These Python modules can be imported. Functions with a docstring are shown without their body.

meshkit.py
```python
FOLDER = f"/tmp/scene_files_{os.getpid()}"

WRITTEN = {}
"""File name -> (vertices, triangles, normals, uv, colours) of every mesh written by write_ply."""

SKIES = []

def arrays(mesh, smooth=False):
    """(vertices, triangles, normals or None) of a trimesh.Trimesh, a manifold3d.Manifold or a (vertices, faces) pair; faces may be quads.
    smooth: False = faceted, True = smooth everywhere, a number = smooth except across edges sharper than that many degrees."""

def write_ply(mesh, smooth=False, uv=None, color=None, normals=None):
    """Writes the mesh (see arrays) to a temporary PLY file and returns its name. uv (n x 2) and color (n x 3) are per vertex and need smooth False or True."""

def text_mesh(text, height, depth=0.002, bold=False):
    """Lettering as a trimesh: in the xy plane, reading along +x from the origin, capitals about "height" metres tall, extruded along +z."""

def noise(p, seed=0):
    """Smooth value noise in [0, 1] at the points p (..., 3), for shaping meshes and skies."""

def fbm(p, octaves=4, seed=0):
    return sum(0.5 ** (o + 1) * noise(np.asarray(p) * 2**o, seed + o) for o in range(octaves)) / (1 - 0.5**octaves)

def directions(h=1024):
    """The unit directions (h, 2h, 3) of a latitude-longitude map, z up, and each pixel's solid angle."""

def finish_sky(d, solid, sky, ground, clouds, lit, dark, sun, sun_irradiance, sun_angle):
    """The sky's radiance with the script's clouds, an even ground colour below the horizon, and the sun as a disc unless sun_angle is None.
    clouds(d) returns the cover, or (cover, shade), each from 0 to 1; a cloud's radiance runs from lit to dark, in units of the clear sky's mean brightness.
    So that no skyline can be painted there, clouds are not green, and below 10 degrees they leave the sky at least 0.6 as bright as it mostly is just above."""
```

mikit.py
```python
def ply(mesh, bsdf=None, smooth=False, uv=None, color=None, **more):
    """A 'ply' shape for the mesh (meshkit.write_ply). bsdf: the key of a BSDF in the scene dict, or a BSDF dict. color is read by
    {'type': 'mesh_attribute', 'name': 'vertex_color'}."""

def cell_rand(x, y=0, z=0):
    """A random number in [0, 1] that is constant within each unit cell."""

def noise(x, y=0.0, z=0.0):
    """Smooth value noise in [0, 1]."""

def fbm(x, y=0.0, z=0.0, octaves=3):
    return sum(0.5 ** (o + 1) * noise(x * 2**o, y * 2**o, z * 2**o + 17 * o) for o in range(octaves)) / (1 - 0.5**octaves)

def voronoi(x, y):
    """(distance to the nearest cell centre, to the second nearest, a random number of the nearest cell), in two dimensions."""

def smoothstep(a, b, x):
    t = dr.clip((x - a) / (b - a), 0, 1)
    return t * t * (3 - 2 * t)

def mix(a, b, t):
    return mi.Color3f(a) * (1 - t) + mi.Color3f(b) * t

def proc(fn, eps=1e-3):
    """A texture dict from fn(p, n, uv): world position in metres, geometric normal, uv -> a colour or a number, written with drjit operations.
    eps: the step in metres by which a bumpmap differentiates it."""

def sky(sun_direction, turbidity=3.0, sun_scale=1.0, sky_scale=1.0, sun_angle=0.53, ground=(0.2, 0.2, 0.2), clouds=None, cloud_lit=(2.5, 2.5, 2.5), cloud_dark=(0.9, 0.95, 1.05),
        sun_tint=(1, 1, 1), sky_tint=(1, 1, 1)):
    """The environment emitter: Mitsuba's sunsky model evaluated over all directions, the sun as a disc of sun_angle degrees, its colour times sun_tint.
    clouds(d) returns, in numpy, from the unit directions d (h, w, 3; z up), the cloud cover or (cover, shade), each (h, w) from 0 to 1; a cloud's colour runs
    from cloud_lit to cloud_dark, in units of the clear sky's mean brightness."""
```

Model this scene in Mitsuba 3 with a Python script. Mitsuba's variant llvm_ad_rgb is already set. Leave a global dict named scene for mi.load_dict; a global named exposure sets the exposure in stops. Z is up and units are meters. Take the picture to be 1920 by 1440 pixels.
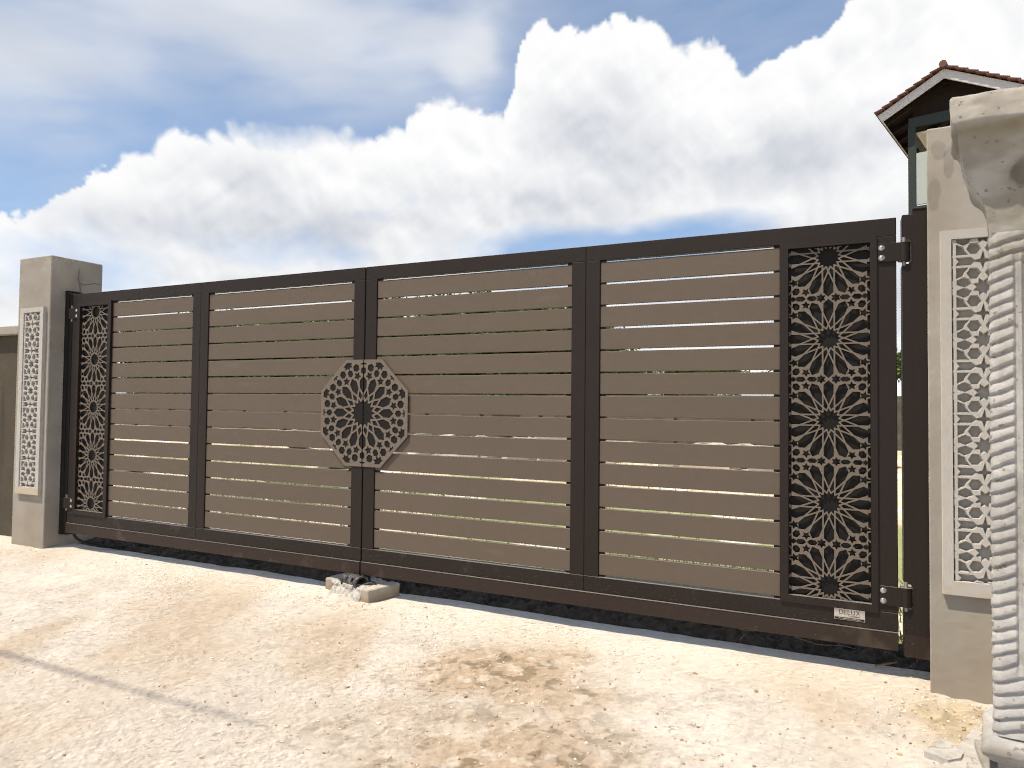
import math, random
import numpy as np, trimesh, drjit as dr, mitsuba as mi
import manifold3d as m3
from shapely.geometry import Polygon, LineString, box as sbox, Point
from shapely.ops import unary_union
from shapely import affinity
import mikit, meshkit

random.seed(7)
T = mi.ScalarTransform4f
scene, labels = {}, {}

# ---------------------------------------------------------------- camera, sky, exposure
F, YAW, PITCH, ROLL = 1306.3, -0.4478, 0.0295, 0.0105
CAM = np.array([2.8631, -3.7098, 0.9479])
_cy, _sy, _cp, _sp = math.cos(YAW), math.sin(YAW), math.cos(PITCH), math.sin(PITCH)
FWD = np.array([_sy * _cp, _cy * _cp, _sp])
_right = np.array([_cy, -_sy, 0.0])
_up0 = np.cross(_right, FWD)
UP = -math.sin(ROLL) * _right + math.cos(ROLL) * _up0
scene['camera'] = {
    'type': 'perspective', 'fov_axis': 'x', 'fov': math.degrees(2 * math.atan(960 / F)),
    'near_clip': 0.05, 'far_clip': 900.0,
    'to_world': T().look_at(origin=CAM.tolist(), target=(CAM + FWD).tolist(), up=UP.tolist())}

SUN = np.array([-0.31, -0.38, 1.0])
exposure = 1.5

# cumulus bank: height of its top (degrees) against compass bearing (degrees, clockwise from +Y)
TOP = [(-180, 15), (-150, 20), (-120, 14), (-95, 18), (-80, 10), (-66, 11.5), (-62.3, 12.3), (-58.7, 14), (-57.6, 14.9), (-56.6, 16.3), (-54.8, 17.6), (-53.2, 18.4),
       (-51.8, 19.7), (-50, 19.4), (-47, 20.5), (-45, 20.3), (-43, 20), (-39.8, 20.8), (-37.7, 21), (-34.7, 22.1), (-34.3, 23.1), (-32.5, 23.9),
       (-29.5, 24.1), (-27.9, 22.9), (-26.6, 22.4), (-25.7, 25), (-25.1, 28.3), (-23.7, 28.8), (-21.3, 29.1), (-19.3, 28.9), (-16.7, 29.4),
       (-14.1, 28.7), (-12.8, 27.4), (-11.6, 26.7), (-9.5, 27.4), (-8.5, 26.2), (-7, 25.2), (-5.5, 25.6), (-3, 26), (-1.5, 26.3), (-0.2, 27.6),
       (2.3, 30), (4.5, 32), (8, 30.5), (10.9, 27), (16, 25), (30, 20), (55, 26), (85, 15), (120, 22), (150, 14), (180, 15)]


def clouds(d):
    az = np.degrees(np.arctan2(d[..., 0], d[..., 1]))
    el = np.degrees(np.arcsin(np.clip(d[..., 2], -1, 1)))
    x = az * np.maximum(np.cos(np.radians(np.minimum(el, 80))), 0.25)

    def P(sx, sy, z=0.0, dx=0.0, dy=0.0):
        return np.stack([(x + dx) * sx + 300, (el + dy) * sy + 300, 0 * el + z], -1)

    def Q(k, z=0.0, dx=0.0, dy=0.0):
        u, v = (x + dx), (el + dy)
        return np.stack([(.81 * u + .59 * v) * k + 300, (.81 * v - .59 * u) * k + 300, .35 * (u - v) * k + z], -1)

    def puffs(p, octaves, seed):
        """rounded heaps with sharp creases between them"""
        return sum(0.52 ** o * np.abs(2 * meshkit.noise(p * 2.0 ** o + 3.7 * o, seed + o) - 1) for o in range(octaves)) / sum(0.52 ** o for o in range(octaves))

    top = np.interp(az, [t[0] for t in TOP], [t[1] for t in TOP])
    b = puffs(Q(.34), 6, 11)
    depth = top - el + 3.3 * (b - 0.33) + 0.9 * (meshkit.fbm(Q(1.2), 4, 5) - .5)
    soft = 0.07 + 1.5 * meshkit.noise(P(.10, .15), 77) ** 5
    cum = np.clip(0.5 + depth / (2 * soft), 0, 1)
    # thinner towards the base, with openings
    gap = meshkit.fbm(P(.085, .17, 4.0), 6, 51)
    openings = np.exp(-(((az + 10.0) / 9.0) ** 2 + ((el - 13.2) / 2.6) ** 2)) * 0.52 + np.exp(-(((az + 22) / 4.5) ** 2 + ((el - 12.4) / 2.0) ** 2)) * 0.36 \
        + np.exp(-(((az + 42) / 9) ** 2 + ((el - 11.6) / 1.8) ** 2)) * 0.26
    low = np.clip((14.5 - el) / 8, 0, 1)
    cum *= np.clip(1.12 - 3.2 * np.clip(gap - 0.62 + openings + 0.04 * low, 0, .5), 0, 1)
    # light and shade of the heaps: lit from above
    h0, h1 = puffs(Q(.20, 2.0), 6, 91), puffs(Q(.20, 2.0, 0.5, 0.8), 6, 91)
    relief = np.clip(0.5 + 1.9 * (h1 - h0), 0, 1)
    big = meshkit.fbm(P(.065, .11, 9.0), 5, 61)
    shade = 0.75 * np.clip((depth - 1.0) / 8.0, 0, 1) * np.clip(2.3 * (big - 0.40), 0.0, 1.0) + 0.50 * (relief - .48) * np.clip(depth / 3.0, 0, 1)
    for (a0, e0, ra, re, k) in ((-3, 18.6, 7, 2.6, .75), (-40, 13.3, 9, 1.8, .55), (-47.5, 17.2, 4.5, 1.5, .40), (-19.5, 21.5, 4, 2.6, .42), (-30, 16.5, 7, 2.0, .40), (-56, 12.6, 5, 1.6, .45), (-21, 16, 5, 2, .3)):
        shade = shade + k * np.exp(-(((az - a0) / ra) ** 2 + ((el - e0) / re) ** 2)) * np.clip(.25 + 1.7 * (meshkit.fbm(Q(.24, 14.0), 5, 71) - .12), 0, 1.3)
    shade = np.clip(shade, 0, 1)
    # high thin veil above the bank
    wisp = meshkit.fbm(np.stack([(x + 0.45 * el) * .05 + 40, (el - .25 * x) * .17 + 40, 0 * el], -1), 6, 21)
    fine = meshkit.fbm(P(.12, .3, 6.0), 6, 41)
    wx, wy = 9 * (meshkit.fbm(P(.11, .16, 21.0), 5, 81) - .5), 6 * (meshkit.fbm(P(.11, .16, 31.0), 5, 82) - .5)
    az0, el0 = az, el
    az, el = az + wx, el + wy
    mass = np.exp(-(((az + 48) / 13.0) ** 2 + ((el - 28.2) / 4.6) ** 2)) + .85 * np.exp(-(((az + 61.5) / 5.5) ** 2 + ((el - 20.5) / 3.8) ** 2)) \
        + .85 * np.exp(-(((az + 31.0) / 3.0) ** 2 + ((el - 27.3) / 3.0) ** 2)) + .3 * np.exp(-(((el - 48) / 16) ** 2))
    az, el = az0, el0
    fibre = meshkit.fbm(np.stack([(x + .9 * el) * .16 + 40, (el - .22 * x) * .75 + 40, 0 * el], -1), 5, 83)
    v0 = np.clip(1.35 * mass * (0.40 + 1.2 * wisp) + (0.9 * (fine - .5) + .9 * (fibre - .5)) * np.clip(2 * mass, 0.25, 1) + .08, 0, None)
    veil = 0.92 * (1 - np.exp(-1.35 * v0))
    veil = np.where(el > 70, veil * np.clip((85 - el) / 15, 0, 1), veil)
    cover = 1 - (1 - cum) * (1 - veil)
    sh = (cum * shade + (1 - cum) * veil * np.clip(0.15 + .9 * (fine - .25), 0, 1)) / np.maximum(cum + (1 - cum) * veil, 1e-3)
    return cover, sh


scene['sky'] = mikit.sky(SUN.tolist(), turbidity=3.0, sun_scale=1.45, ground=(0.30, 0.26, 0.20), clouds=clouds, cloud_lit=(2.45, 2.45, 2.44), cloud_dark=(1.42, 1.50, 1.66), sun_tint=(0.95, 0.975, 1.0), sky_tint=(1.40, 1.42, 1.45))

# ---------------------------------------------------------------- helpers


def fb(x, y=0.0, z=0.0, o=3):
    return mikit.fbm(x, y, z, octaves=o)


def principled(color, rough, spec=0.5, metallic=0.0, bump=None, bscale=1.0, eps=1e-3):
    b = {'type': 'principled', 'base_color': color if isinstance(color, dict) else {'type': 'rgb', 'value': list(color)}, 'roughness': rough, 'specular': spec, 'metallic': metallic}
    if bump is not None:
        b = {'type': 'bumpmap', 'arbitrary': mikit.proc(bump, eps), 'scale': bscale, 'bsdf': b}
    return {'type': 'twosided', 'bsdf': b}


def numbered(key):
    if key not in scene and key not in THINGS:
        return key
    i = 1
    while f'{key}_{i:03d}' in scene or f'{key}_{i:03d}' in THINGS:
        i += 1
    return f'{key}_{i:03d}'


THINGS = set()


def thing(name, label, cat, group=None, kind=None):
    k = numbered(name)
    THINGS.add(k)
    labels[k] = {'label': label, 'category': cat}
    if group:
        labels[k]['group'] = group
    if kind:
        labels[k]['kind'] = kind
    return k


def put(name, mesh, mat, parent=None, smooth=False, label=None, shape=None, to_world=None, **kw):
    """one entry of the scene; returns its key"""
    k = numbered(parent + '__' + name if parent else name)
    d = dict(shape) if shape is not None else mikit.ply(mesh, mat, smooth=smooth, **kw)
    if to_world is not None:
        d['to_world'] = to_world
    scene[k] = d
    if label:
        labels[k] = {'label': label}
    return k


def tag(k, label, cat=None, group=None, kind=None):
    labels[k] = {'label': label}
    if cat:
        labels[k]['category'] = cat
    if group:
        labels[k]['group'] = group
    if kind:
        labels[k]['kind'] = kind


def bx(x0, x1, y0, y1, z0, z1, c=0.0):
    """box with chamfered edges"""
    if x1 < x0: x0, x1 = x1, x0
    if y1 < y0: y0, y1 = y1, y0
    if z1 < z0: z0, z1 = z1, z0
    if c <= 0:
        return trimesh.creation.box(bounds=[[x0, y0, z0], [x1, y1, z1]])
    P = []
    for sx in (0, 1):
        for sy in (0, 1):
            for sz in (0, 1):
                p = np.array([(x0, x1)[sx], (y0, y1)[sy], (z0, z1)[sz]], float)
                s = np.array([1 - 2 * sx, 1 - 2 * sy, 1 - 2 * sz]) * c
                P += [p + s * [0, 1, 1], p + s * [1, 0, 1], p + s * [1, 1, 0]]
    return trimesh.convex.convex_hull(np.array(P))


def cat(ms):
    return trimesh.util.concatenate([m for m in ms if m is not None])


def extrude(poly, h):
    gs = getattr(poly, 'geoms', [poly])
    return cat([trimesh.creation.extrude_polygon(g, h, engine='earcut') for g in gs if g.geom_type == 'Polygon' and g.area > 1e-8])


def facade(poly, y0, y1):
    """a polygon drawn in (x, z), standing upright between y0 (front) and y1"""
    m = extrude(poly, abs(y1 - y0))
    v = np.asarray(m.vertices)
    nv = np.stack([v[:, 0], max(y0, y1) - v[:, 2], v[:, 1]], 1)
    return trimesh.Trimesh(nv, np.asarray(m.faces), process=False)


def tube(pts, r, n=8):
    pts = np.asarray(pts, float)
    rr = np.full(len(pts), r) if np.isscalar(r) else np.asarray(r, float)
    t = np.gradient(pts, axis=0)
    t /= np.linalg.norm(t, axis=1, keepdims=True)
    ref = np.array([0.13, 0.21, 0.97]) if abs(t[0, 2]) < .9 else np.array([1.0, 0.1, 0])
    V = []
    for p, d, q in zip(pts, t, rr):
        a = np.cross(d, ref); a /= np.linalg.norm(a)
        b = np.cross(d, a)
        an = np.arange(n) * 2 * np.pi / n
        V.append(p + q * (np.cos(an)[:, None] * a + np.sin(an)[:, None] * b))
    V = np.vstack(V)
    Fc = []
    for i in range(len(pts) - 1):
        for j in range(n):
            k = (j + 1) % n
            Fc += [[i * n + j, i * n + k, (i + 1) * n + k], [i * n + j, (i + 1) * n + k, (i + 1) * n + j]]
    for s, base in ((0, 0), (1, (len(pts) - 1) * n)):
        for j in range(1, n - 1):
            Fc.append([base, base + j, base + j + 1] if s else [base, base + j + 1, base + j])
    m = trimesh.Trimesh(V, np.array(Fc), process=False)
    return m


def grid(nx, ny, fn):
    """fn(u, v) of arrays in [0, 1] -> (n, 3) points"""
    u, v = np.meshgrid(np.linspace(0, 1, nx), np.linspace(0, 1, ny))
    p = fn(u.ravel(), v.ravel())
    i = np.arange(nx * ny).reshape(ny, nx)
    q = np.stack([i[:-1, :-1], i[:-1, 1:], i[1:, 1:], i[1:, :-1]], -1).reshape(-1, 4)
    return trimesh.Trimesh(p, np.vstack([q[:, [0, 1, 2]], q[:, [0, 2, 3]]]), process=False)


def man(m):
    return m3.Manifold(m3.Mesh(np.asarray(m.vertices, np.float32), np.asarray(m.faces, np.uint32)))


def tri(m):
    q = m.to_mesh()
    return trimesh.Trimesh(np.array(q.vert_properties[:, :3]), np.array(q.tri_verts), process=False)


def rough_block(b, seg, amp, seed, freq=14.0, smooth_it=2):
    """a box with worn, uneven faces"""
    m = man(bx(*b, c=min(b[1] - b[0], b[3] - b[2], b[5] - b[4]) * .08)).refine_to_length(seg)
    t = tri(m); t.merge_vertices()
    v = np.array(t.vertices)
    n = np.array(t.vertex_normals)
    t.vertices = v + n * (amp * (meshkit.fbm(v * freq + 50, 4, seed) - .5) * 2)[:, None]
    return t


# ---------------------------------------------------------------- materials
def m_steel(p, n, uv):
    g = fb(p.x * 3, p.y * 3, p.z * 3)
    s = mikit.smoothstep(.62, .8, fb(p.x * 9, p.y * 9, p.z * 5 + 7, 4)) * mikit.smoothstep(0.25, -0.2, p.z)
    k = mikit.mix((.0140, .0098, .0088), (.0185, .0130, .0112), g)
    k = mikit.mix(k, (.19, .18, .17), mikit.smoothstep(.6, .95, n.z) * .8)      # dust lies on ledges
    k = mikit.mix(k, (.030, .020, .0165), mikit.smoothstep(-.088, -.10, p.z) * .8)
    dust = mikit.smoothstep(.76, .84, fb(p.x * 130, p.y * 130, p.z * 130, 2)) * mikit.smoothstep(.05, -.14, p.z + .1 * (fb(p.x * 5, 1, 1, 3) - .5))
    return mikit.mix(mikit.mix(k, (.11, .085, .065), 0.35 * s), (.15, .125, .10), .5 * dust)


def m_slat(p, n, uv):
    g = fb(p.x * 2.2 + 5, p.y, p.z * 5, 3)
    r = mikit.cell_rand(dr.floor(p.z * 8.0), dr.floor(p.x * .65 + 40), 0)
    c = mikit.mix((.103, .083, .066), (.117, .094, .075), g * .6 + r * .4)
    d = mikit.smoothstep(.66, .85, fb(p.x * 6, 3.3, p.z * 14, 4))
    c = mikit.mix(c, (.30, .28, .26), mikit.smoothstep(.6, .95, n.z) * .7)
    return mikit.mix(c, (.165, .14, .115), 0.22 * d)


def m_ground(p, n, uv):
    al, ac = p.y * .9 - p.x * .45, p.x * .9 + p.y * .45      # tyre streaks run out of the gate
    a = fb(p.x * .55 + 2.1, p.y * .7 + 4.0, 0, 4)
    b = fb(al * .7 + 9, ac * 2.6 + 3, 3, 5)
    c = fb(p.x * 5, p.y * 5, 1, 5)
    f = fb(p.x * 38, p.y * 38, 6, 3)
    g2 = fb(p.x * 90, p.y * 90, 4, 2)
    pale = mikit.mix((.335, .312, .280), (.510, .485, .448), mikit.smoothstep(.15, .75, .45 * c + .35 * f + .2 * g2))
    warm = mikit.smoothstep(.42, .66, .40 * a + .60 * b + .18 * (c - .5))
    col = mikit.mix(pale, mikit.mix((.275, .213, .148), (.385, .325, .250), f), .68 * warm)
    grey = mikit.smoothstep(.50, .66, fb(al * 1.1 + 3, ac * 1.7 + 8, 5, 5))
    col = mikit.mix(col, (.40, .365, .32), .38 * grey * (1 - warm))
    # the pale strip of newer concrete close to the gate
    strip = mikit.smoothstep(-.62, -.10, p.y + .35 * (fb(p.x * 1.5, p.y * 2, 7, 4) - .5))
    col = mikit.mix(col, (.50, .468, .412), .5 * strip)
    # worn brown patches where the driveway has been scoured
    d1 = dr.sqrt(dr.square((p.x - 1.45) / .62) + dr.square((p.y + .80) / .40))
    d2 = dr.sqrt(dr.square((p.x - 1.75) / .85) + dr.square((p.y + 1.55) / .55))
    scour = mikit.smoothstep(1.30, .15, dr.minimum(d1, d2) + 1.3 * (fb(p.x * 3.2, p.y * 3.2, 8, 5) - .5))
    col = mikit.mix(col, mikit.mix((.235, .165, .098), (.365, .28, .19), f), .70 * scour)
    dark = mikit.smoothstep(.56, .70, fb(p.x * 15, p.y * 15, 5, 5)) * (.05 + .85 * scour)
    col = mikit.mix(col, (.105, .085, .055), .65 * dark)
    white = mikit.smoothstep(.60, .72, fb(p.x * 13, p.y * 13, 9, 5)) * (.08 + .6 * scour)
    col = mikit.mix(col, (.52, .49, .44), .7 * white)
    fleck = mikit.smoothstep(.70, .80, fb(al * 60, ac * 38, 12, 2)) * mikit.smoothstep(.35, .65, fb(p.x * 3, p.y * 3, 13, 3))
    col = mikit.mix(col, (.17, .145, .11), .50 * fleck)
    e = dr.sqrt(dr.square((p.x - 3.28) / .26) + dr.square((p.y + .42) / .34))
    rr = mikit.smoothstep(1.1, .4, e + .9 * (fb(p.x * 9, p.y * 9, 4, 4) - .5))
    col = mikit.mix(col, mikit.mix((.19, .145, .085), (.48, .41, .29), fb(p.x * 22, p.y * 22, 4, 4)), .8 * rr)
    return col


def b_ground(p, n, uv):
    return .5 * fb(p.x * 55, p.y * 55, 0, 4) + .35 * fb(p.x * 14, p.y * 14, 4, 3)


def m_yard(p, n, uv):
    a = fb(p.x * .35, p.y * .35, 0, 4)
    c = fb(p.x * 4, p.y * 4, 2, 4)
    col = mikit.mix((.36, .285, .19), (.52, .46, .38), c)
    g = mikit.smoothstep(.50, .62, a)
    col = mikit.mix(col, (.13, .17, .05), .75 * g)
    w = mikit.smoothstep(.58, .66, fb(p.x * 1.1 + 6, p.y * 1.1, 7, 4))
    return mikit.mix(col, (.60, .57, .52), .7 * w)


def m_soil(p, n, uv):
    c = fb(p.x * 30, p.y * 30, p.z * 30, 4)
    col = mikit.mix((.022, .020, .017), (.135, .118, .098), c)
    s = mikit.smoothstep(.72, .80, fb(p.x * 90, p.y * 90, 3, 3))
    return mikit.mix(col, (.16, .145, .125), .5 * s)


def m_plaster(p, n, uv):
    a = fb(p.x * 1.7, p.y * 1.7, p.z * 1.1, 4)
    c = fb(p.x * 9, p.y * 9, p.z * 9, 4)
    q = fb(p.x * .9 + 3, p.y * .9, p.z * .7 + 1, 5)
    trowel = fb(p.x * 3 + p.z * 5, p.y * 5 + 2, p.z * 2 - p.x * 2, 4)
    col = mikit.mix((.235, .220, .198), (.365, .347, .318), mikit.smoothstep(.25, .75, .35 * a + .2 * c + .25 * q + .2 * trowel))
    stain = mikit.smoothstep(.52, .70, fb(p.x * 4 + p.y * 4, 2, p.z * .9, 4))
    col = mikit.mix(col, (.265, .225, .170), .35 * stain)
    # damp marks near the top of the pillar by the column
    for (cx, cz, rx, rz) in ((3.235, 2.10, .030, .05), (3.275, 2.035, .022, .075), (3.215, 1.905, .028, .075)):
        e = dr.sqrt(dr.square((p.x - cx) / rx) + dr.square((p.z - cz) / rz)) + .5 * (fb(p.x * 25, p.z * 25, 2, 3) - .5)
        col = col * (1 - .20 * mikit.smoothstep(1.05, .85, e))
    lo = mikit.smoothstep(.25, -.3, p.z + .25 * (fb(p.x * 4, p.y * 4, 3, 3) - .5))
    col = mikit.mix(col, (.255, .205, .145), .35 * lo)
    # settlement cracks on the left pillar
    yy = p.y + .06 * (fb(3, p.y * 3, p.z * 9, 4) - .5) + .10 * (p.z - 2.0)
    crack = mikit.smoothstep(.010, .002, dr.abs(yy - .12)) * mikit.smoothstep(1.78, 1.86, p.z) * mikit.smoothstep(2.13, 2.05, p.z)
    zz = p.z + .05 * (fb(p.y * 12, 2, 1, 4) - .5) - .10 * p.y
    crack2 = mikit.smoothstep(.008, .002, dr.abs(zz - 1.95)) * mikit.smoothstep(.10, .14, p.y) * mikit.smoothstep(.34, .28, p.y)
    k = dr.select(p.x < -3, dr.maximum(crack, crack2), 0.0)
    run = mikit.smoothstep(.10, .02, dr.abs(p.y - .10)) * mikit.smoothstep(1.6, 1.9, p.z) * mikit.smoothstep(2.15, 2.0, p.z)
    col = col * (1 - .22 * dr.select(p.x < -3, run, 0.0) * fb(p.y * 20, p.z * 3, 2, 3))
    return mikit.mix(col, (.10, .085, .07), .75 * k)


def b_plaster(p, n, uv):
    return fb(p.x * 40, p.y * 40, p.z * 40, 3)


def m_precast(p, n, uv):
    c = fb(p.x * 14, p.y * 14, p.z * 14, 4)
    a = fb(p.x * 2.5, p.y * 2.5, p.z * 2.0 + 3, 3)
    col = mikit.mix((.36, .35, .335), (.47, .46, .44), .5 * c + .5 * a)
    w = mikit.smoothstep(.24, .16, p.z) * mikit.smoothstep(.45, .6, fb(p.x * 5, p.y * 5, p.z * 5, 3) + .2)
    return mikit.mix(col, (.44, .36, .22), .55 * w)


def m_column(p, n, uv):
    c = fb(p.x * 16, p.y * 16, p.z * 16, 4)
    a = fb(p.x * 4, p.y * 4, p.z * 3 + 8, 4)
    col = mikit.mix((.295, .293, .290), (.435, .433, .430), mikit.smoothstep(.2, .8, .55 * c + .45 * a))
    # old grime under the cap and on the base moulding
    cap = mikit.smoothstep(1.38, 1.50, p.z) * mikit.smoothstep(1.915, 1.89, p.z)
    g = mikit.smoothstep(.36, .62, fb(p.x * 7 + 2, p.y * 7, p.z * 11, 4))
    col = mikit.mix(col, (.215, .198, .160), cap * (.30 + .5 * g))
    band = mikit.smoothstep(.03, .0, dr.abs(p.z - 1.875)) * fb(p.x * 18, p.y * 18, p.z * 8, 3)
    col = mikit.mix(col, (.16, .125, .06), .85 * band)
    sp = mikit.smoothstep(.055, .035, dr.sqrt(dr.square((p.x - 3.395) * 1.2) + dr.square(p.z - 1.735)) + .03 * (fb(p.x * 30, p.z * 30, 3, 3) - .5))
    col = mikit.mix(col, (.075, .07, .065), .7 * sp)
    top = mikit.smoothstep(1.902, 1.908, p.z)
    col = mikit.mix(col, mikit.mix((.325, .305, .275), (.43, .41, .375), c), top * .9)
    base = mikit.smoothstep(-.135, -.165, p.z) * fb(p.x * 12, p.y * 12, p.z * 20, 3)
    col = mikit.mix(col, (.20, .17, .13), .7 * base)
    chip = mikit.smoothstep(.70, .745, fb(p.x * 48, p.y * 48, p.z * 48, 3))
    streak = mikit.smoothstep(.45, .70, fb(p.x * 14, p.y * 14, p.z * 2.2, 4))
    col = mikit.mix(col, (.215, .205, .185), .40 * streak)
    return mikit.mix(col, (.17, .155, .135), .8 * chip)


def m_oldwall(p, n, uv):
    a = fb(p.x * 2, p.y * 2, p.z * .8, 4)
    c = fb(p.x * 8, p.y * 8, p.z * 8, 4)
    col = mikit.mix((.052, .046, .036), (.105, .094, .074), .5 * a + .5 * c)
    s = mikit.smoothstep(.5, .68, fb(p.x * 6, 2, p.z * .6, 4)) * mikit.smoothstep(-.3, 1.4, p.z)
    s2 = mikit.smoothstep(.16, .03, dr.abs(p.x + 3.72) + .05 * fb(2, 2, p.z * 6, 3))
    return mikit.mix(col, (.035, .032, .026), dr.maximum(.7 * s, .85 * s2 * mikit.smoothstep(.2, .9, p.z)))


def m_tile(p, n, uv):
    c = fb(p.x * 6, p.y * 6, p.z * 6, 3)
    r = mikit.cell_rand(dr.floor(p.x * 3), dr.floor(p.y * 3), dr.floor(p.z * 6))
    return mikit.mix((.085, .042, .034), (.155, .070, .055), .5 * c + .5 * r)


def m_concrete(p, n, uv):
    c = fb(p.x * 30, p.y * 30, p.z * 30, 4)
    a = fb(p.x * 7, p.y * 7, p.z * 7 + 2, 3)
    col = mikit.mix((.27, .245, .205), (.43, .405, .36), .5 * c + .5 * a)
    lo = mikit.smoothstep(-.215, -.28, p.z + .05 * (a - .5)) * mikit.smoothstep(.6, .4, dr.abs(p.x))
    return mikit.mix(col, (.24, .18, .11), .7 * lo)


def m_mortar(p, n, uv):
    c = fb(p.x * 40, p.y * 40, p.z * 40, 4)
    ck = mikit.smoothstep(.035, .0, dr.abs(fb(p.x * 16, p.y * 16, p.z * 16, 3) - .5))
    return mikit.mix(mikit.mix((.30, .29, .275), (.48, .47, .45), c), (.17, .155, .135), .6 * ck)


def m_blockwall(p, n, uv):
    row = dr.floor(p.z * 5.0)
    r = mikit.cell_rand(row, dr.floor(p.x * 2.5 + .5 * row), 3)
    c = fb(p.x * 2, p.y, p.z * 3, 3)
    return mikit.mix((.075, .068, .058), (.145, .132, .115), .5 * c + .5 * r)


def m_bark(p, n, uv):
    return mikit.mix((.06, .045, .03), (.14, .11, .08), fb(p.x * 9, p.y * 9, p.z * 2, 3))


def m_tyre(p, n, uv):
    return mikit.mix((.030, .030, .031), (.12, .115, .11), mikit.smoothstep(.45, .75, fb(p.x * 40, p.y * 40, p.z * 40, 3)))


def m_plate(p, n, uv):
    return mikit.mix((.50, .48, .45), (.60, .58, .55), fb(p.x * 60, p.y * 8, p.z * 60, 2))


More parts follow.
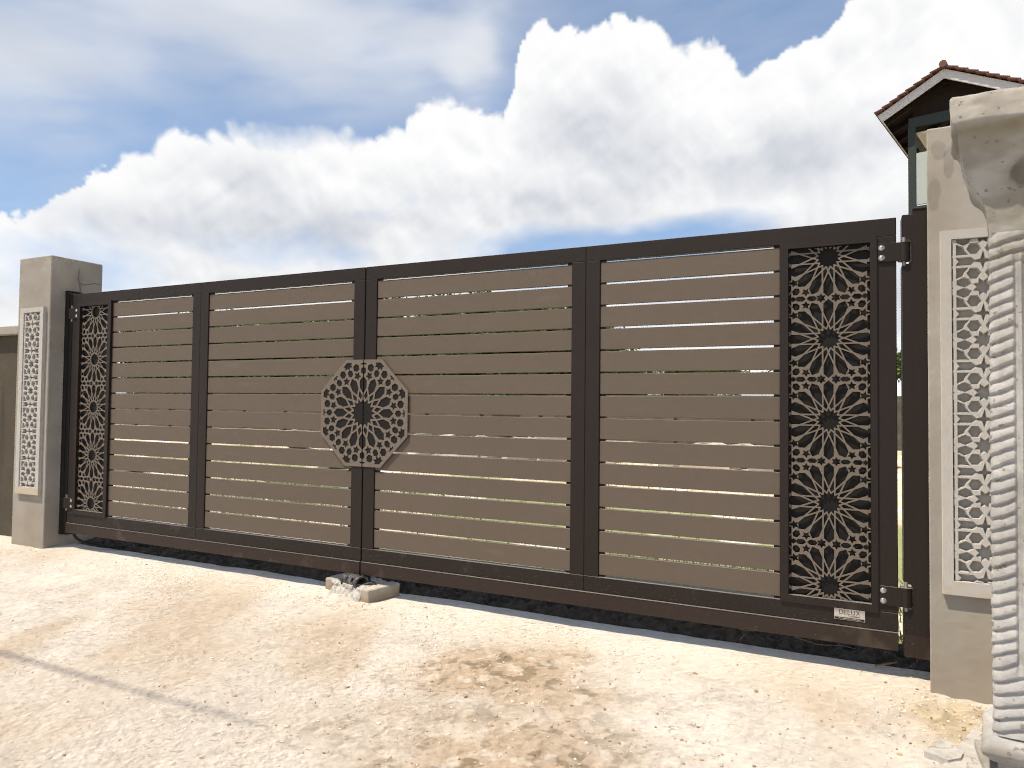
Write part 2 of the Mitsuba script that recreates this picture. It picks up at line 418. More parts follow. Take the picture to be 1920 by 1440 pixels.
MATS = {
    'steel': principled(mikit.proc(m_steel), .48, .30),
    'post_steel': principled((.012, .011, .0105), .5, .3),
    'backing': principled((.0095, .0088, .0085), .6, .22),
    'slat_paint': principled(mikit.proc(m_slat), .52, .3),
    'lattice_paint': principled((.148, .126, .105), .52, .3),
    'black': principled((.010, .010, .010), .6, .3),
    'chrome': principled((.62, .60, .57), .22, .5, 1.0),
    'ground_mat': principled(mikit.proc(m_ground), .95, .15, bump=b_ground, bscale=.022, eps=2e-3),
    'yard_mat': principled(mikit.proc(m_yard), .95, .1),
    'soil_mat': principled(mikit.proc(m_soil), .95, .1),
    'plaster': principled(mikit.proc(m_plaster), .9, .2, bump=b_plaster, bscale=.0022, eps=2e-3),
    'precast': principled(mikit.proc(m_precast), .88, .2),
    'column_mat': principled(mikit.proc(m_column), .85, .2, bump=b_plaster, bscale=.0030, eps=2e-3),
    'oldwall': principled(mikit.proc(m_oldwall), .95, .1),
    'tile_mat': principled(mikit.proc(m_tile), .7, .3),
    'whitewood': principled((.52, .52, .55), .6, .3),
    'darkwood': principled((.022, .015, .013), .8, .2),
    'greenpaint': principled((.016, .024, .022), .5, .4),
    'palegreen': principled((.34, .39, .38), .6, .3),
    'soffit': principled((.58, .57, .50), .7, .2),
    'concrete': principled(mikit.proc(m_concrete), .92, .15),
    'mortar': principled(mikit.proc(m_mortar), .95, .1),
    'blockwall': principled(mikit.proc(m_blockwall), .95, .1),
    'bark': principled(mikit.proc(m_bark), .95, .1),
    'leaf_a': {'type': 'twosided', 'bsdf': {'type': 'principled', 'base_color': {'type': 'rgb', 'value': [.055, .095, .022]}, 'roughness': .6, 'specular': .3}},
    'leaf_b': {'type': 'twosided', 'bsdf': {'type': 'principled', 'base_color': {'type': 'rgb', 'value': [.085, .12, .028]}, 'roughness': .6, 'specular': .3}},
    'leaf_c': {'type': 'twosided', 'bsdf': {'type': 'principled', 'base_color': {'type': 'rgb', 'value': [.035, .065, .02]}, 'roughness': .6, 'specular': .3}},
    'grass_mat': principled((.115, .155, .045), .8, .2),
    'rubber': principled(mikit.proc(m_tyre), .65, .4),
    'plate_mat': principled(mikit.proc(m_plate), .38, .5, .55),
    'ink': principled((.015, .014, .013), .6, .3),
    'palegrey_ink': principled((.36, .35, .33), .6, .3),
    'galv': principled((.33, .34, .35), .5, .5, .6),
    'twig_mat': principled((.20, .165, .12), .9, .2),
    'vcol': {'type': 'twosided', 'bsdf': {'type': 'principled', 'base_color': {'type': 'mesh_attribute', 'name': 'vertex_color'}, 'roughness': .9, 'specular': .15}},
}
scene.update(MATS)

# ---------------------------------------------------------------- setting: ground
GZ = -0.30


def gh(x, y):
    """height of the driveway's surface over its mean level"""
    p = np.stack([x, y, 0 * x], -1)
    z = .016 * (meshkit.fbm(p * 1.1 + 20, 4, 3) - .5) + .010 * (meshkit.fbm(p * 7 + 20, 4, 5) - .5)
    s = np.exp(-(((x - 3.28) / .24) ** 2 + ((y + .40) / .32) ** 2))
    z = z + s * .05 * (meshkit.fbm(p * 18 + 20, 4, 8) - .42)
    s2 = np.exp(-(((x - 1.6) / .8) ** 2 + ((y + 1.0) / .6) ** 2))
    return z + s2 * .016 * (meshkit.fbm(p * 26 + 20, 3, 9) - .55)


def drive(u, v):
    x = -8.0 + 14.5 * u
    edge = 0.165 + .03 * (meshkit.fbm(np.stack([x * 3 + 9, 0 * x, 0 * x], -1), 4, 2) - .5)
    # rows crowd towards the gate, where the camera sees them flat
    y = edge + (-7.6 - edge) * v ** 1.3
    z = GZ + gh(x, y)
    z = np.where(v == 0, z - .07, z)
    y = np.where(v == 0, y + .004, y)
    return np.stack([x, y, z], 1)


k = put('driveway', grid(800, 380, drive), 'ground_mat', smooth=True)
tag(k, 'pale stained concrete driveway in front of the gate', kind='structure')


def yard(u, v):
    s = 2 * u - 1
    x = 5 + 480 * np.sign(s) * np.abs(s) ** 3
    w = 2 * v - 1
    y = 20 + 480 * np.sign(w) * np.abs(w) ** 3
    r = np.hypot(x - 0, y - 10)
    z = -.56 + .10 * (meshkit.fbm(np.stack([x * .3 + 90, y * .3 + 90, 0 * x], -1), 4, 6) - .5) * (r > 9)
    return np.stack([x, y, z], 1)


k = put('ground', grid(140, 140, yard), 'yard_mat', smooth=True)
tag(k, 'sandy patchy grass yard stretching away behind the gate', kind='structure')


def soil(u, v):
    x = -3.35 + 6.75 * u
    y = .135 + .60 * v
    p = np.stack([x, y, 0 * x], -1)
    lump = meshkit.fbm(p * 9 + 30, 4, 12)
    prof = np.clip(v / .22, 0, 1) * np.clip((1 - v) / .45, 0, 1)
    big = meshkit.fbm(np.stack([x * 1.4 + 4, 0 * x, 0 * x], -1), 3, 4)
    z = GZ - .050 + prof * (.020 + .075 * big + .120 * (lump - .45) + .05 * (meshkit.fbm(p * 40 + 30, 3, 13) - .5))
    z = np.where(v > .97, -.75, z)
    y = y + .03 * (meshkit.fbm(np.stack([x * 5 + 4, 7 + 0 * x, 0 * x], -1), 4, 4) - .5)
    return np.stack([x, y, z], 1)


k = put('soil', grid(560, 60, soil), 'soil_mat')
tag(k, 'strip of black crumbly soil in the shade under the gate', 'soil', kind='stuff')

# loose pebbles and crumbs of mortar on the driveway
rng = np.random.default_rng(5)
ico = trimesh.creation.icosphere(subdivisions=0)
V, Fc, C, off = [], [], [], 0
for i in range(5200):
    r = rng.random()
    if r < .30:
        x, y = rng.normal(1.6, .75), rng.normal(-1.05, .5)
    elif r < .52:
        x, y = rng.normal(3.25, .22), rng.normal(-.42, .28)
    elif r < .60:
        x, y = rng.normal(-.05, .28), -.16 - abs(rng.normal(0, .12))
    else:
        x, y = rng.uniform(-3.6, 3.6), rng.uniform(-2.6, .05)
    if y > .13 or x > 3.65: continue
    s = .0014 + .0055 * rng.random() ** 5 + (.005 * rng.random() if r < .52 and rng.random() < .25 else 0)
    v = np.array(ico.vertices) * s * rng.uniform(.6, 1.3, 3) * (1 + .25 * rng.normal(size=(12, 1)))
    v[:, 2] *= .6
    z = GZ + float(gh(np.array([x]), np.array([y]))[0])
    V.append(v + [x, y, z + s * .25]); Fc.append(np.array(ico.faces) + off); off += 12
    t = rng.random()
    c = np.array([.54, .50, .44]) if t < .55 else (np.array([.36, .28, .19]) if t < .93 else np.array([.20, .17, .135]))
    C.append(np.tile(c * rng.uniform(.8, 1.2), (12, 1)))
gm = trimesh.Trimesh(np.vstack(V), np.vstack(Fc), process=False)
k = put('gravel', None, None, shape=mikit.ply(gm, 'vcol', color=np.vstack(C)))
tag(k, 'loose pebbles and mortar crumbs scattered over the driveway', 'gravel', kind='stuff')

# ---------------------------------------------------------------- sixteen-fold star patterns


def pol(r, deg):
    a = math.radians(deg)
    return (r * math.sin(a), r * math.cos(a))


def star(cx, cy, n, r, ri, rot):
    return Polygon([(cx + (r if i % 2 == 0 else ri) * math.sin(math.radians(rot + i * 180 / n)), cy + (r if i % 2 == 0 else ri) * math.cos(math.radians(rot + i * 180 / n))) for i in range(2 * n)])


def cell(cx, cy, rt, rr, rot, n=6):
    """a hexagon, rt across and rr along the direction rot (degrees from +y)"""
    pts = []
    for i in range(n):
        a = 2 * math.pi * i / n
        u, w = math.cos(a) * rr, math.sin(a) * rt
        q = math.radians(rot)
        pts.append((cx + u * math.sin(q) + w * math.cos(q), cy + u * math.cos(q) - w * math.sin(q)))
    return Polygon(pts)


def rosette(inner, axis, half, w, ys, R, t):
    """openings of one rosette: centre star, the small kites and the sixteen petals"""
    lines, outline = [], []
    for kk in range(16):
        th = 22.5 * kk
        sh = math.degrees(math.atan2(w, ys)); sr = math.hypot(w, ys)
        for s in (1, -1):
            lines.append(LineString([pol(inner, th + s * 33.75), pol(axis, th + s * 22.5), pol(half, th + s * 11.25), pol(sr, th + s * sh), pol(R, th)]))
        outline += [pol(half, th - 11.25), pol(sr, th - sh), pol(R, th), pol(sr, th + sh)]
    return Polygon(outline).buffer(0).difference(unary_union(lines).buffer(t, join_style=2, mitre_limit=3))


def panel_holes():
    t = .0035
    H = [rosette(.0468, .068, .133, .026, .174, .1985, t)]
    q = []
    q.append(cell(.0735, .2, .0125, .0235, 90)); q.append(cell(.1265, .2, .0130, .0235, 90))
    q.append(star(.0330, .2, 6, .0225, .0130, 0))
    q.append(star(.1015, .1665, 5, .0215, .0108, 213)); q.append(star(.1545, .1180, 5, .0225, .0112, 233))
    q.append(cell(.1465, .1615, .0175, .0205, 42))
    # the open edge with short stubs of band
    stubs = unary_union([LineString([(.165, .058), (.185, .078)]), LineString([(.165, .158), (.185, .180)]), LineString([(.166, .128), (.185, .122)]), LineString([(.166, .106), (.185, .114)])]).buffer(t * .9)
    q.append(unary_union([sbox(.1690, .036, .19, .2), star(.161, .119, 4, .016, .009, 0), star(.160, .2, 6, .014, .009, 0)]).difference(stubs))
    for g in q:
        for sx in (1, -1):
            for sy in (1, -1):
                H.append(affinity.scale(g, sx, sy, origin=(0, 0)))
    # the petals that run out of the panel stay closed by their own outline
    return unary_union(H)


def star_panel(z0, z1, hw, centres):
    hole = panel_holes()
    holes = unary_union([affinity.translate(hole, 0, c) for c in centres])
    plate = sbox(-hw, z0, hw, z1).difference(holes).buffer(0)
    keep = [g for g in getattr(plate, 'geoms', [plate]) if g.area > 4e-5]
    return unary_union(keep)


def medallion():
    a = .351
    oct_ = Polygon([pol(a / math.cos(math.pi / 8), 22.5 + 45 * i) for i in range(8)])
    inn = Polygon([pol((a - .021) / math.cos(math.pi / 8), 22.5 + 45 * i) for i in range(8)])
    H = [rosette(.080, .116, .166, .0345, .215, .252, .0060)]
    for kk in range(16):
        ax, hf = 22.5 * kk, 22.5 * kk + 11.25
        H.append(star(*pol(.2475, hf), 5, .0300, .0155, hf + 180))
        H.append(cell(*pol(.2790, ax), .0225, .0260, ax))
        H.append(cell(*pol(.3020, hf), .0270, .0275, hf))
        if kk % 2 == 1:
            H.append(star(*pol(.345, ax), 8, .045, .028, ax).intersection(inn))
        else:
            H.append(star(*pol(.333, ax), 6, .030, .014, ax).intersection(inn))
    return oct_.difference(unary_union(H)), oct_


PITCH_S, SLAT_H, GAP = .125, .113, .012
OPEN_H = 14 * PITCH_S + GAP
ZT, ZG, ZB, HB, MX = 1.847, -.087, -.170, 3.076, 1.537
CENTRES = [.092 - .397, .092, .489, .8885, 1.2865, 1.6840, 2.083]
lattice2d = star_panel(.033, 1.734, .1795, CENTRES)
med2d, oct2d = medallion()

# ---------------------------------------------------------------- the gate: two leaves


def mirror(m, s):
    if s > 0:
        return m
    m = m.copy()
    m.vertices = np.array(m.vertices) * [-1, 1, 1]
    m.invert()
    return m


def dome(x, y, z, r):
    m = trimesh.creation.icosphere(subdivisions=3, radius=r)
    v = np.array(m.vertices)
    v[:, 1] = np.where(v[:, 1] > 0, 0, v[:, 1] * .62)
    m.vertices = v + [x, y, z]
    w = trimesh.creation.cylinder(radius=r * 1.14, height=.003, sections=24)
    w.apply_transform(trimesh.transformations.rotation_matrix(math.pi / 2, [1, 0, 0]))
    w.apply_translation([x, y + .0012, z])
    return cat([m, w])


def gate_leaf(s, label):
    g = thing('gate_leaf', label, 'gate')

    def P(name, mesh, mat, parent=g, smooth=False, label=None):
        return put(name, mirror(mesh, s), mat, parent, smooth, label)
    c = .0022
    # two welded sub-frames side by side
    for (xa, xb, stile_a, stile_b) in ((.0045, MX - .0006, .0885, .0833), (MX + .0006, HB, .0833, .0833)):
        P('top_rail', bx(xa, xb, 0, .05, OPEN_H, ZT, c), 'steel')
        P('bottom_rail', bx(xa, xb, 0, .05, ZG + .0004, 0, c), 'steel')
        P('stile', bx(xa, xa + stile_a, .0003, .05, .0004, OPEN_H - .0004, c), 'steel')
        P('stile', bx(xb - stile_b, xb, .0003, .05, .0004, OPEN_H - .0004, c), 'steel')
    P('kick_rail', bx(.0045, HB, -.0105, .046, ZB, ZG, .002), 'steel')
    # slats and the dark channels that hold them
    for (xa, xb) in ((.0930, MX - .0838), (MX + .0838, 2.5638)):
        for i in range(14):
            z0 = GAP + i * PITCH_S
            P('slat', bx(xa + .001, xb - .001, .0085, .032, z0, z0 + SLAT_H, .0012), 'slat_paint')
        P('slat_channel', bx(xa, xa + .030, .0140, .030, .001, OPEN_H - .001), 'black')
        P('slat_channel', bx(xb - .030, xb, .0140, .030, .001, OPEN_H - .001), 'black')
    # star lattice panel at the hinge end
    fr = sbox(2.564, -.006, 2.9945, 1.770).difference(sbox(2.6030, .030, 2.9660, 1.737))
    lp = P('lattice_panel', facade(affinity.translate(lattice2d, 2.7845, 0), .0090, .0125), 'lattice_paint')
    P('panel_frame', facade(fr, -.010, .020), 'steel', lp)
    P('panel_backing', bx(2.600, 2.969, .0260, .032, .026, 1.741), 'backing', lp)
    # half of the octagonal medallion at the meeting stile
    half = sbox(.0042, -1, 1, 1)
    md = P('medallion', facade(affinity.translate(med2d.intersection(half), 0, .8822), -.0070, -.0040), 'lattice_paint')
    back = affinity.scale(oct2d, .985, .985).intersection(sbox(.0046, -1, 1, 1))
    P('medallion_backing', facade(affinity.translate(back, 0, .8822), -.0034, -.0005), 'backing', md)
    # hinges
    for zc in (1.6825, .0775):
        cyl = trimesh.creation.cylinder(radius=.0265, height=.088, sections=36)
        cyl.apply_translation([3.1085, .0145, zc])
        plate = bx(2.9985, 3.1085, -.0085, -.0015, zc - .044, zc + .044, .001)
        h = P('hinge', cat([plate, cyl]), 'steel', smooth=35)
        for dz in (.0235, -.0235):
            P('bolt', dome(3.0140, -.0090, zc + dz, .0112), 'chrome', h, smooth=40)
    P('drop_bolt', cat([bx(.010, .030, .006, .024, ZB - .062, ZB - .0005, .002), bx(.048, .064, .006, .024, ZB - .05, ZB - .0005, .002)]) if s > 0 else bx(.006, .018, .006, .022, ZB - .07, ZB - .0005, .002), 'black')
    if s > 0:
        pl = put('name_plate', bx(2.806, 2.9385, -.0035, -.0005, -.0595, -.0070, .0006), 'plate_mat', g, label='small silver name plate with dark lettering and a black strip')
        def text(txt, h, x, z, mat, name, width=None, bold=False):
            m = meshkit.text_mesh(txt, h, .0005, bold=bold)
            v = np.array(m.vertices)
            sc = 1.0 if width is None else width / (v[:, 0].max() - v[:, 0].min())
            m = trimesh.Trimesh(np.stack([x + v[:, 0] * sc, -.0036 - v[:, 2], z + v[:, 1]], 1), np.array(m.faces), process=False)
            put(name, m, mat, pl)
        text('DELUX', .0215, 2.8255, -.0330, 'ink', 'lettering', width=.0890)
        text('LuxGate', .0075, 2.8680, -.0435, 'ink', 'lettering', width=.0470, bold=True)
        put('strip', bx(2.8085, 2.9360, -.0042, -.0034, -.0575, -.0475), 'ink', pl)
        for (xa, xb) in ((2.826, 2.838), (2.842, 2.880), (2.885, 2.918)):
            put('print_line', bx(xa, xb, -.0046, -.0040, -.0535, -.0510), 'palegrey_ink', pl)
        for x in (2.8125, 2.9320):
            put('screw', dome(x, -.0036, -.0290, .0028), 'chrome', pl, smooth=40)
    return g


gate_leaf(-1, 'left leaf of the dark brown slatted gate, beside the old wall')
gate_leaf(1, 'near right leaf of the dark brown slatted gate, carrying the silver name plate')


def gate_post(s, label):
    g = thing('gate_post', label, 'post', 'steel posts carrying the gate')
    body = man(bx(3.1005, 3.2640, .008, .120, -.195, 1.858, .003))
    for zc in (1.6825, .0775):
        body = body - man(bx(3.05, 3.1375, -.05, .17, zc - .058, zc + .060, .012))
    put('channel', mirror(tri(body), s), 'post_steel' if s < 0 else 'steel', g)
    put('tube', mirror(bx(3.1430, 3.2660, .0035, .0075, -.195, 1.8750, .001), s), 'post_steel' if s < 0 else 'steel', g)
    put('cap', mirror(bx(3.1420, 3.2670, -.0005, .124, 1.8755, 1.884, .002), s), 'post_steel' if s < 0 else 'steel', g)
    for zc in (1.6825, .0775):
        put('pivot_pin', mirror(trimesh.creation.cylinder(radius=.009, height=.135, sections=16, transform=trimesh.transformations.translation_matrix([3.1085, .0145, zc + .002])), s), 'galv', g, smooth=40)


gate_post(-1, 'black steel gate post fixed to the left plaster pillar')
gate_post(1, 'dark brown steel gate post fixed to the right plaster pillar')

# ---------------------------------------------------------------- pillars with precast screens


def screen_holes(W=.115):
    """openings of one repeat of the interlaced screen, height 2W, width about 2W, centre at the small four-point star"""
    q = []
    q.append(Polygon([(-.20, .29), (-.09, .46), (-.20, .66), (-.40, .66), (-.50, .46), (-.40, .29)]))
    q.append(Polygon([(-.47, .70), (-.40, .86), (-.60, .97), (-.83, .88), (-.83, .74), (-.63, .63)]))
    q.append(Polygon([(-.62, .27), (-.52, .27), (-.62, .42), (-.66, .54), (-.84, .62), (-.84, .27)]))
    q.append(Polygon([(-1.00, .27), (-1.00, .70), (-1.12, .80), (-1.12, .27)]))
    q.append(Polygon([(-1.12, .93), (-1.00, 1.0), (-1.12, 1.07)]))
    H = []
    for g in q:
        for sx in (1, -1):
            for sy in (1, -1):
                H.append(affinity.scale(g, sx, sy, origin=(0, 0)))
    for sx in (1, -1):
        H.append(affinity.scale(Polygon([(-.84, -.13), (-.40, -.13), (-.27, 0), (-.40, .13), (-.84, .13), (-.76, 0)]), sx, 1, origin=(0, 0)))
        H.append(affinity.scale(Polygon([(-1.12, -.13), (-1.00, -.13), (-1.00, .13), (-1.12, .13)]), sx, 1, origin=(0, 0)))
    H.append(star(0, 0, 4, .27, .085, 0))
    for sy in (1, -1):
        H.append(star(0, sy, 8, .30, .185, 22.5))
    return affinity.scale(unary_union([h.buffer(0).buffer(.014, join_style=2) for h in H]), W, W, origin=(0, 0))


def pillar(s, ztop, label):
    g = thing('gate_pillar', label, 'pillar')
    m = (man(bx(3.1900, 3.6420, -.120, .330, -.36, ztop, .006)) - man(bx(3.2735, 3.5190, -.3, -.090, .201, 1.697))).refine_to_length(.05)
    t = tri(m); t.merge_vertices()
    v = np.array(t.vertices)
    if s > 0: v[:, 0] += np.clip((3.40 - v[:, 0]) / .21, 0, 1) * .058 * (v[:, 1] + .12) / .45
    t.vertices = v + np.array(t.vertex_normals) * (.004 * (meshkit.fbm(v * 4 + 40, 3, 3) - .5))[:, None]
    put('shaft', mirror(t, s), 'plaster', g, smooth=30)
    xa, xb, za, zb = 3.2385, 3.5640, .146, 1.732
    oa, ob, pa, pb = xa + .040, xb - .050, za + .060, zb - .040
    fr = sbox(xa, za, xb, zb).difference(sbox(oa, pa, ob, pb))
    p = put('screen_panel', mirror(facade(fr, -.147, -.118), s), 'precast', g)
    put('panel_recess', mirror(bx(oa - .004, ob + .004, -.1120, -.0925, pa - .004, pb + .004), s), 'precast', p)
    W = (ob - oa) / 2 / 1.03
    hole = screen_holes(W)
    zc0 = pb - .040 - .06
    holes = unary_union([affinity.translate(hole, 0, zc0 - i * 2 * W) for i in range(-1, 9)])
    sc = sbox(-(ob - oa) / 2 + .001, pa + .001, (ob - oa) / 2 - .001, pb - .001).difference(holes)
    sc = unary_union([x for x in getattr(sc, 'geoms', [sc]) if x.area > 3e-5])
    sc = affinity.translate(sc, (oa + ob) / 2, 0)
    put('lattice', mirror(cat([facade(sc, -.1340, -.1125), facade(sc.buffer(-.0020, join_style=2), -.1400, -.1339)]), s), 'precast', p)
    return g


pillar(-1, 2.172, 'plaster gate pillar on the far left with cracks under its top')
pillar(1, 2.205, 'plaster gate pillar on the right with damp patches behind the ornate column')

# old boundary wall running away to the left
g = thing('boundary_wall', 'dark weathered boundary wall with a pale coping left of the gate', 'wall')
put('wall_body', bx(-9.0, -3.6425, .060, .210, -.4, 1.535, .004), 'oldwall', g)
put('coping', bx(-9.0, -3.6425, -.005, .275, 1.5355, 1.612, .006), 'plaster', g)

# ---------------------------------------------------------------- ornate white column in the right foreground
CY, CX0, CX1 = -.90, 3.302, 3.702
CXC = (CX0 + CX1) / 2
g = thing('ornamental_column', 'white moulded column with rope ridges and a flared cap, nearest on the right', 'column')


def loft(prof, name, c=0.0):
    """stacked rectangles: (z, side offset, front offset); the back is flat and a little narrower"""
    R = []
    for (z, ox, oy) in prof:
        xl, xr, yf, yb = CX0 - ox, CX1 + ox, CY - oy, CY + .27
        k = .050
        R.append([(xl, yf, z), (xr, yf, z), (xr - k, yb, z), (xl + k, yb, z)])
    R = np.array(R)
    n = len(R)
    # subdivide every ring so that chips and waviness can be pressed in
    nseg = 28
    V = []
    for r in R:
        for i in range(4):
            a, b = r[i], r[(i + 1) % 4]
            for q in range(nseg):
                V.append(a + (b - a) * q / nseg)
    V = np.array(V); m = 4 * nseg
    Fc = []
    for i in range(n - 1):
        for j in range(m):
            q = (j + 1) % m
            Fc += [[i * m + j, i * m + q, (i + 1) * m + q], [i * m + j, (i + 1) * m + q, (i + 1) * m + j]]
    for b, up in ((0, False), ((n - 1) * m, True)):
        cidx = len(V)
        V = np.vstack([V, V[b:b + m].mean(0)])
        for j in range(m):
            q = (j + 1) % m
            Fc.append([cidx, b + j, b + q] if up else [cidx, b + q, b + j])
    V = V - .010 * np.clip(meshkit.fbm(V * 40 + 60, 3, 9)[:, None] - .62, 0, 1) * 3 * (V - V.mean(0)) * [1, 1, 0] / .3 + .0050 * (np.stack([meshkit.fbm(V * 22 + 60, 3, s) for s in (1, 2, 3)], -1) - .5) * 2
    return trimesh.Trimesh(V, np.array(Fc), process=False)


def densify(prof, dz=.012):
    out = []
    for a, b in zip(prof[:-1], prof[1:]):
        n = max(1, int(abs(b[0] - a[0]) / dz))
        out += [tuple(np.array(a) + (np.array(b) - np.array(a)) * i / n) for i in range(n)]
    return out + [prof[-1]]


capital = [(1.505, .000, .000), (1.55, .002, .002), (1.575, .008, .006), (1.600, .010, .008), (1.645, .013, .010), (1.665, .022, .013), (1.690, .036, .018), (1.712, .058, .024), (1.735, .068, .030), (1.800, .084, .052), (1.850, .096, .078), (1.878, .102, .094), (1.888, .106, .098),
           (1.896, .120, .110), (1.908, .125, .112), (1.980, .125, .112), (1.990, .118, .106)]
put('capital', loft(densify(capital), 'capital'), 'column_mat', g, smooth=38, label='flared stained cap of the column')
basep = [(-.262, -.010, -.010), (-.222, -.008, -.008), (-.214, .004, .004), (-.200, .020, .020), (-.188, .036, .036), (-.176, .044, .044), (-.160, .043, .043), (-.148, .034, .034), (-.140, .022, .022), (-.136, .012, .012), (-.132, .003, .003), (-.120, .0, .0)]
put('base_moulding', loft(densify(basep, .006), 'base'), 'column_mat', g, smooth=50)
put('plinth', rough_block((CX0 - .02, CX1 + .02, CY - .02, CY + .28, -.33, -.262), .03, .003, 4), 'column_mat', g, smooth=40)
Z0, Z1 = -.128, 1.545


def colface(u, v):
    x = CX0 + (CX1 - CX0) * u
    z = Z0 + (Z1 - Z0) * v
    d = np.minimum(x - CX0, CX1 - x)                       # distance from the nearer side
    side = np.where(x < CXC, 1.0, -1.0)
    zb, zt = .125, 1.425                                    # field of the inset panel
    pitch = .0415
    arch = .034 * np.sin(np.pi * np.clip(d / .13, 0, 1) * .5)
    slope = .034 * np.clip(d / .07, 0, 1) ** .8
    w = np.where(z < zb, np.clip((zb - z) / .06, 0, 1), np.where(z > zt, np.clip((z - zt) / .06, 0, 1), 0.0))
    ph = z - (slope * (1 - w) + arch * w) + .016 * (meshkit.fbm(np.stack([x * 9, z * 7, 0 * x], -1) + 30, 3, 5) - .5)
    s = ph / pitch - np.floor(ph / pitch)
    ridge = np.where(s < .22, np.sin(np.pi * .5 * np.clip(s / .22, 0, 1)), np.cos(np.pi * .5 * np.clip((s - .22) / .78, 0, 1)) ** .8)
    taper = np.clip(d / .018, 0.0, 1) ** .5
    inner = np.clip((.070 - d) / .010, 0, 1)
    mask = np.maximum(inner, w)
    h = .0125 * ridge * mask * (.35 + .65 * taper) - .012 * (1 - taper)
    # bead and sunk panel
    fld = (1 - w)
    bead = np.exp(-((d - .083) / .006) ** 2) * .013 * fld
    sunk = np.clip((d - .092) / .006, 0, 1) * fld
    carve = meshkit.fbm(np.stack([x * 24, z * 18, 0 * x], -1) + 10, 3, 15)
    h = h + bead - .014 * sunk + .022 * np.clip(carve - .47, 0, 1) * sunk * 2
    h = h + .0030 * (meshkit.fbm(np.stack([x * 45, z * 45, 0 * x], -1) + 10, 3, 25) - .5)
    jag = .0045 * ridge * mask * (d < .012) + .004 * (meshkit.noise(np.stack([0 * x, z * 75, 0 * x], -1) + 10, 35) - .5) * (d < .006)
    return np.stack([x - side * jag, CY - h, z], 1)


fm = grid(170, 620, colface)
# close the sides and the back
nx, nz = 170, 620
v = np.array(fm.vertices); Ft = [np.array(fm.faces)]
L, Rr = np.arange(nz) * nx, np.arange(nz) * nx + nx - 1
bl = v[L].copy(); bl[:, 0] = CX0 + .050; bl[:, 1] = CY + .27
br = v[Rr].copy(); br[:, 0] = CX1 - .050; br[:, 1] = CY + .27
o = len(v); v = np.vstack([v, bl, br]); BL, BR = o + np.arange(nz), o + nz + np.arange(nz)


def strip(a, b):
    return np.vstack([np.stack([a[:-1], b[:-1], b[1:]], 1), np.stack([a[:-1], b[1:], a[1:]], 1)])


fm = trimesh.Trimesh(v, np.vstack(Ft + [strip(BL, L), strip(Rr, BR), strip(BR, BL)]), process=False)
put('shaft', fm, 'column_mat', g, smooth=55, label='ridged shaft of the column')

# pale footing that the column stands on
foot = Polygon([(3.395, -.20), (3.160, -.83), (2.985, -1.42), (3.95, -1.42), (3.95, -.20)])
fmesh = extrude(foot, .045); fmesh.apply_translation([0, 0, -.338])
m = man(fmesh).refine_to_length(.03); t = tri(m); t.merge_vertices()
v = np.array(t.vertices); t.vertices = v + np.array(t.vertex_normals) * (.008 * (meshkit.fbm(v * 12 + 60, 4, 3) - .5))[:, None]
k = put('column_footing', t, 'mortar', smooth=40)
tag(k, 'low white mortar footing slanting out under the ornate column', 'footing')

# flat white stone in front of it
pts = [(3.115, -.765), (3.185, -.625), (3.215, -.655), (3.232, -.715), (3.218, -.765), (3.180, -.800)]
fmesh = extrude(Polygon(pts).buffer(.004), .022); fmesh.apply_translation([0, 0, GZ - .004])
m = man(fmesh).refine_to_length(.012); t = tri(m); t.merge_vertices()
v = np.array(t.vertices); t.vertices = v + np.array(t.vertex_normals) * (.008 * (meshkit.fbm(v * 35 + 60, 4, 3) - .5))[:, None]
k = put('stone', t, 'mortar')
tag(k, 'flat white stone chip on the ground before the column footing', 'stone')

# ---------------------------------------------------------------- gate stop on its bricks
ang = -math.radians(15)
RB = trimesh.transformations.translation_matrix([-.045, -.065, 0]) @ trimesh.transformations.rotation_matrix(ang, [0, 0, 1])


def placed(m):
    m = m.copy(); m.apply_transform(RB); return m


t = rough_block((-.262, -.150, .0, .235, GZ - .01, GZ + .078), .010, .004, 6, 20)
v = np.array(t.vertices); q = np.clip((.05 - v[:, 1]) / .05, 0, 1)
v[:, 2] = GZ + .034 + (v[:, 2] - GZ - .034) * (1 - .22 * q * np.abs((v[:, 0] + .206) / .056) ** 2)
t.vertices = v
k = put('concrete_brick', placed(t), 'concrete', smooth=45)
tag(k, 'worn round-nosed concrete brick, left of the gate stop', 'brick')
k = put('concrete_brick', placed(rough_block((.152, .232, -.022, .235, GZ - .01, GZ + .080), .010, .0025, 9, 22)), 'concrete', smooth=45)
tag(k, 'sharp-edged tan concrete brick, right of the gate stop', 'brick')


t = rough_block((-.156, .158, -.018, .225, GZ - .01, GZ + .074), .006, .017, 17, 26)
v = np.array(t.vertices)
v[:, 1] -= .035 * np.clip((GZ + .05 - v[:, 2]) / .06, 0, 1) * (v[:, 1] < .03)
t.vertices = v
k = put('mortar', placed(t), 'mortar', smooth=35)
tag(k, 'white mortar packed between the two bricks under the gate', 'mortar')


def mort2(u, v):
    a, r = u * 2 * np.pi, v
    x = -.015 + .20 * r * np.cos(a); y = -.075 + .105 * r * np.sin(a)
    n = meshkit.fbm(np.stack([x, y, 0 * x], -1) * 25 + 20, 4, 8)
    return np.stack([x, y, GZ + .002 + (.016 * (1 - r) + .016 * (n - .5)) - .02 * r ** 3], 1)


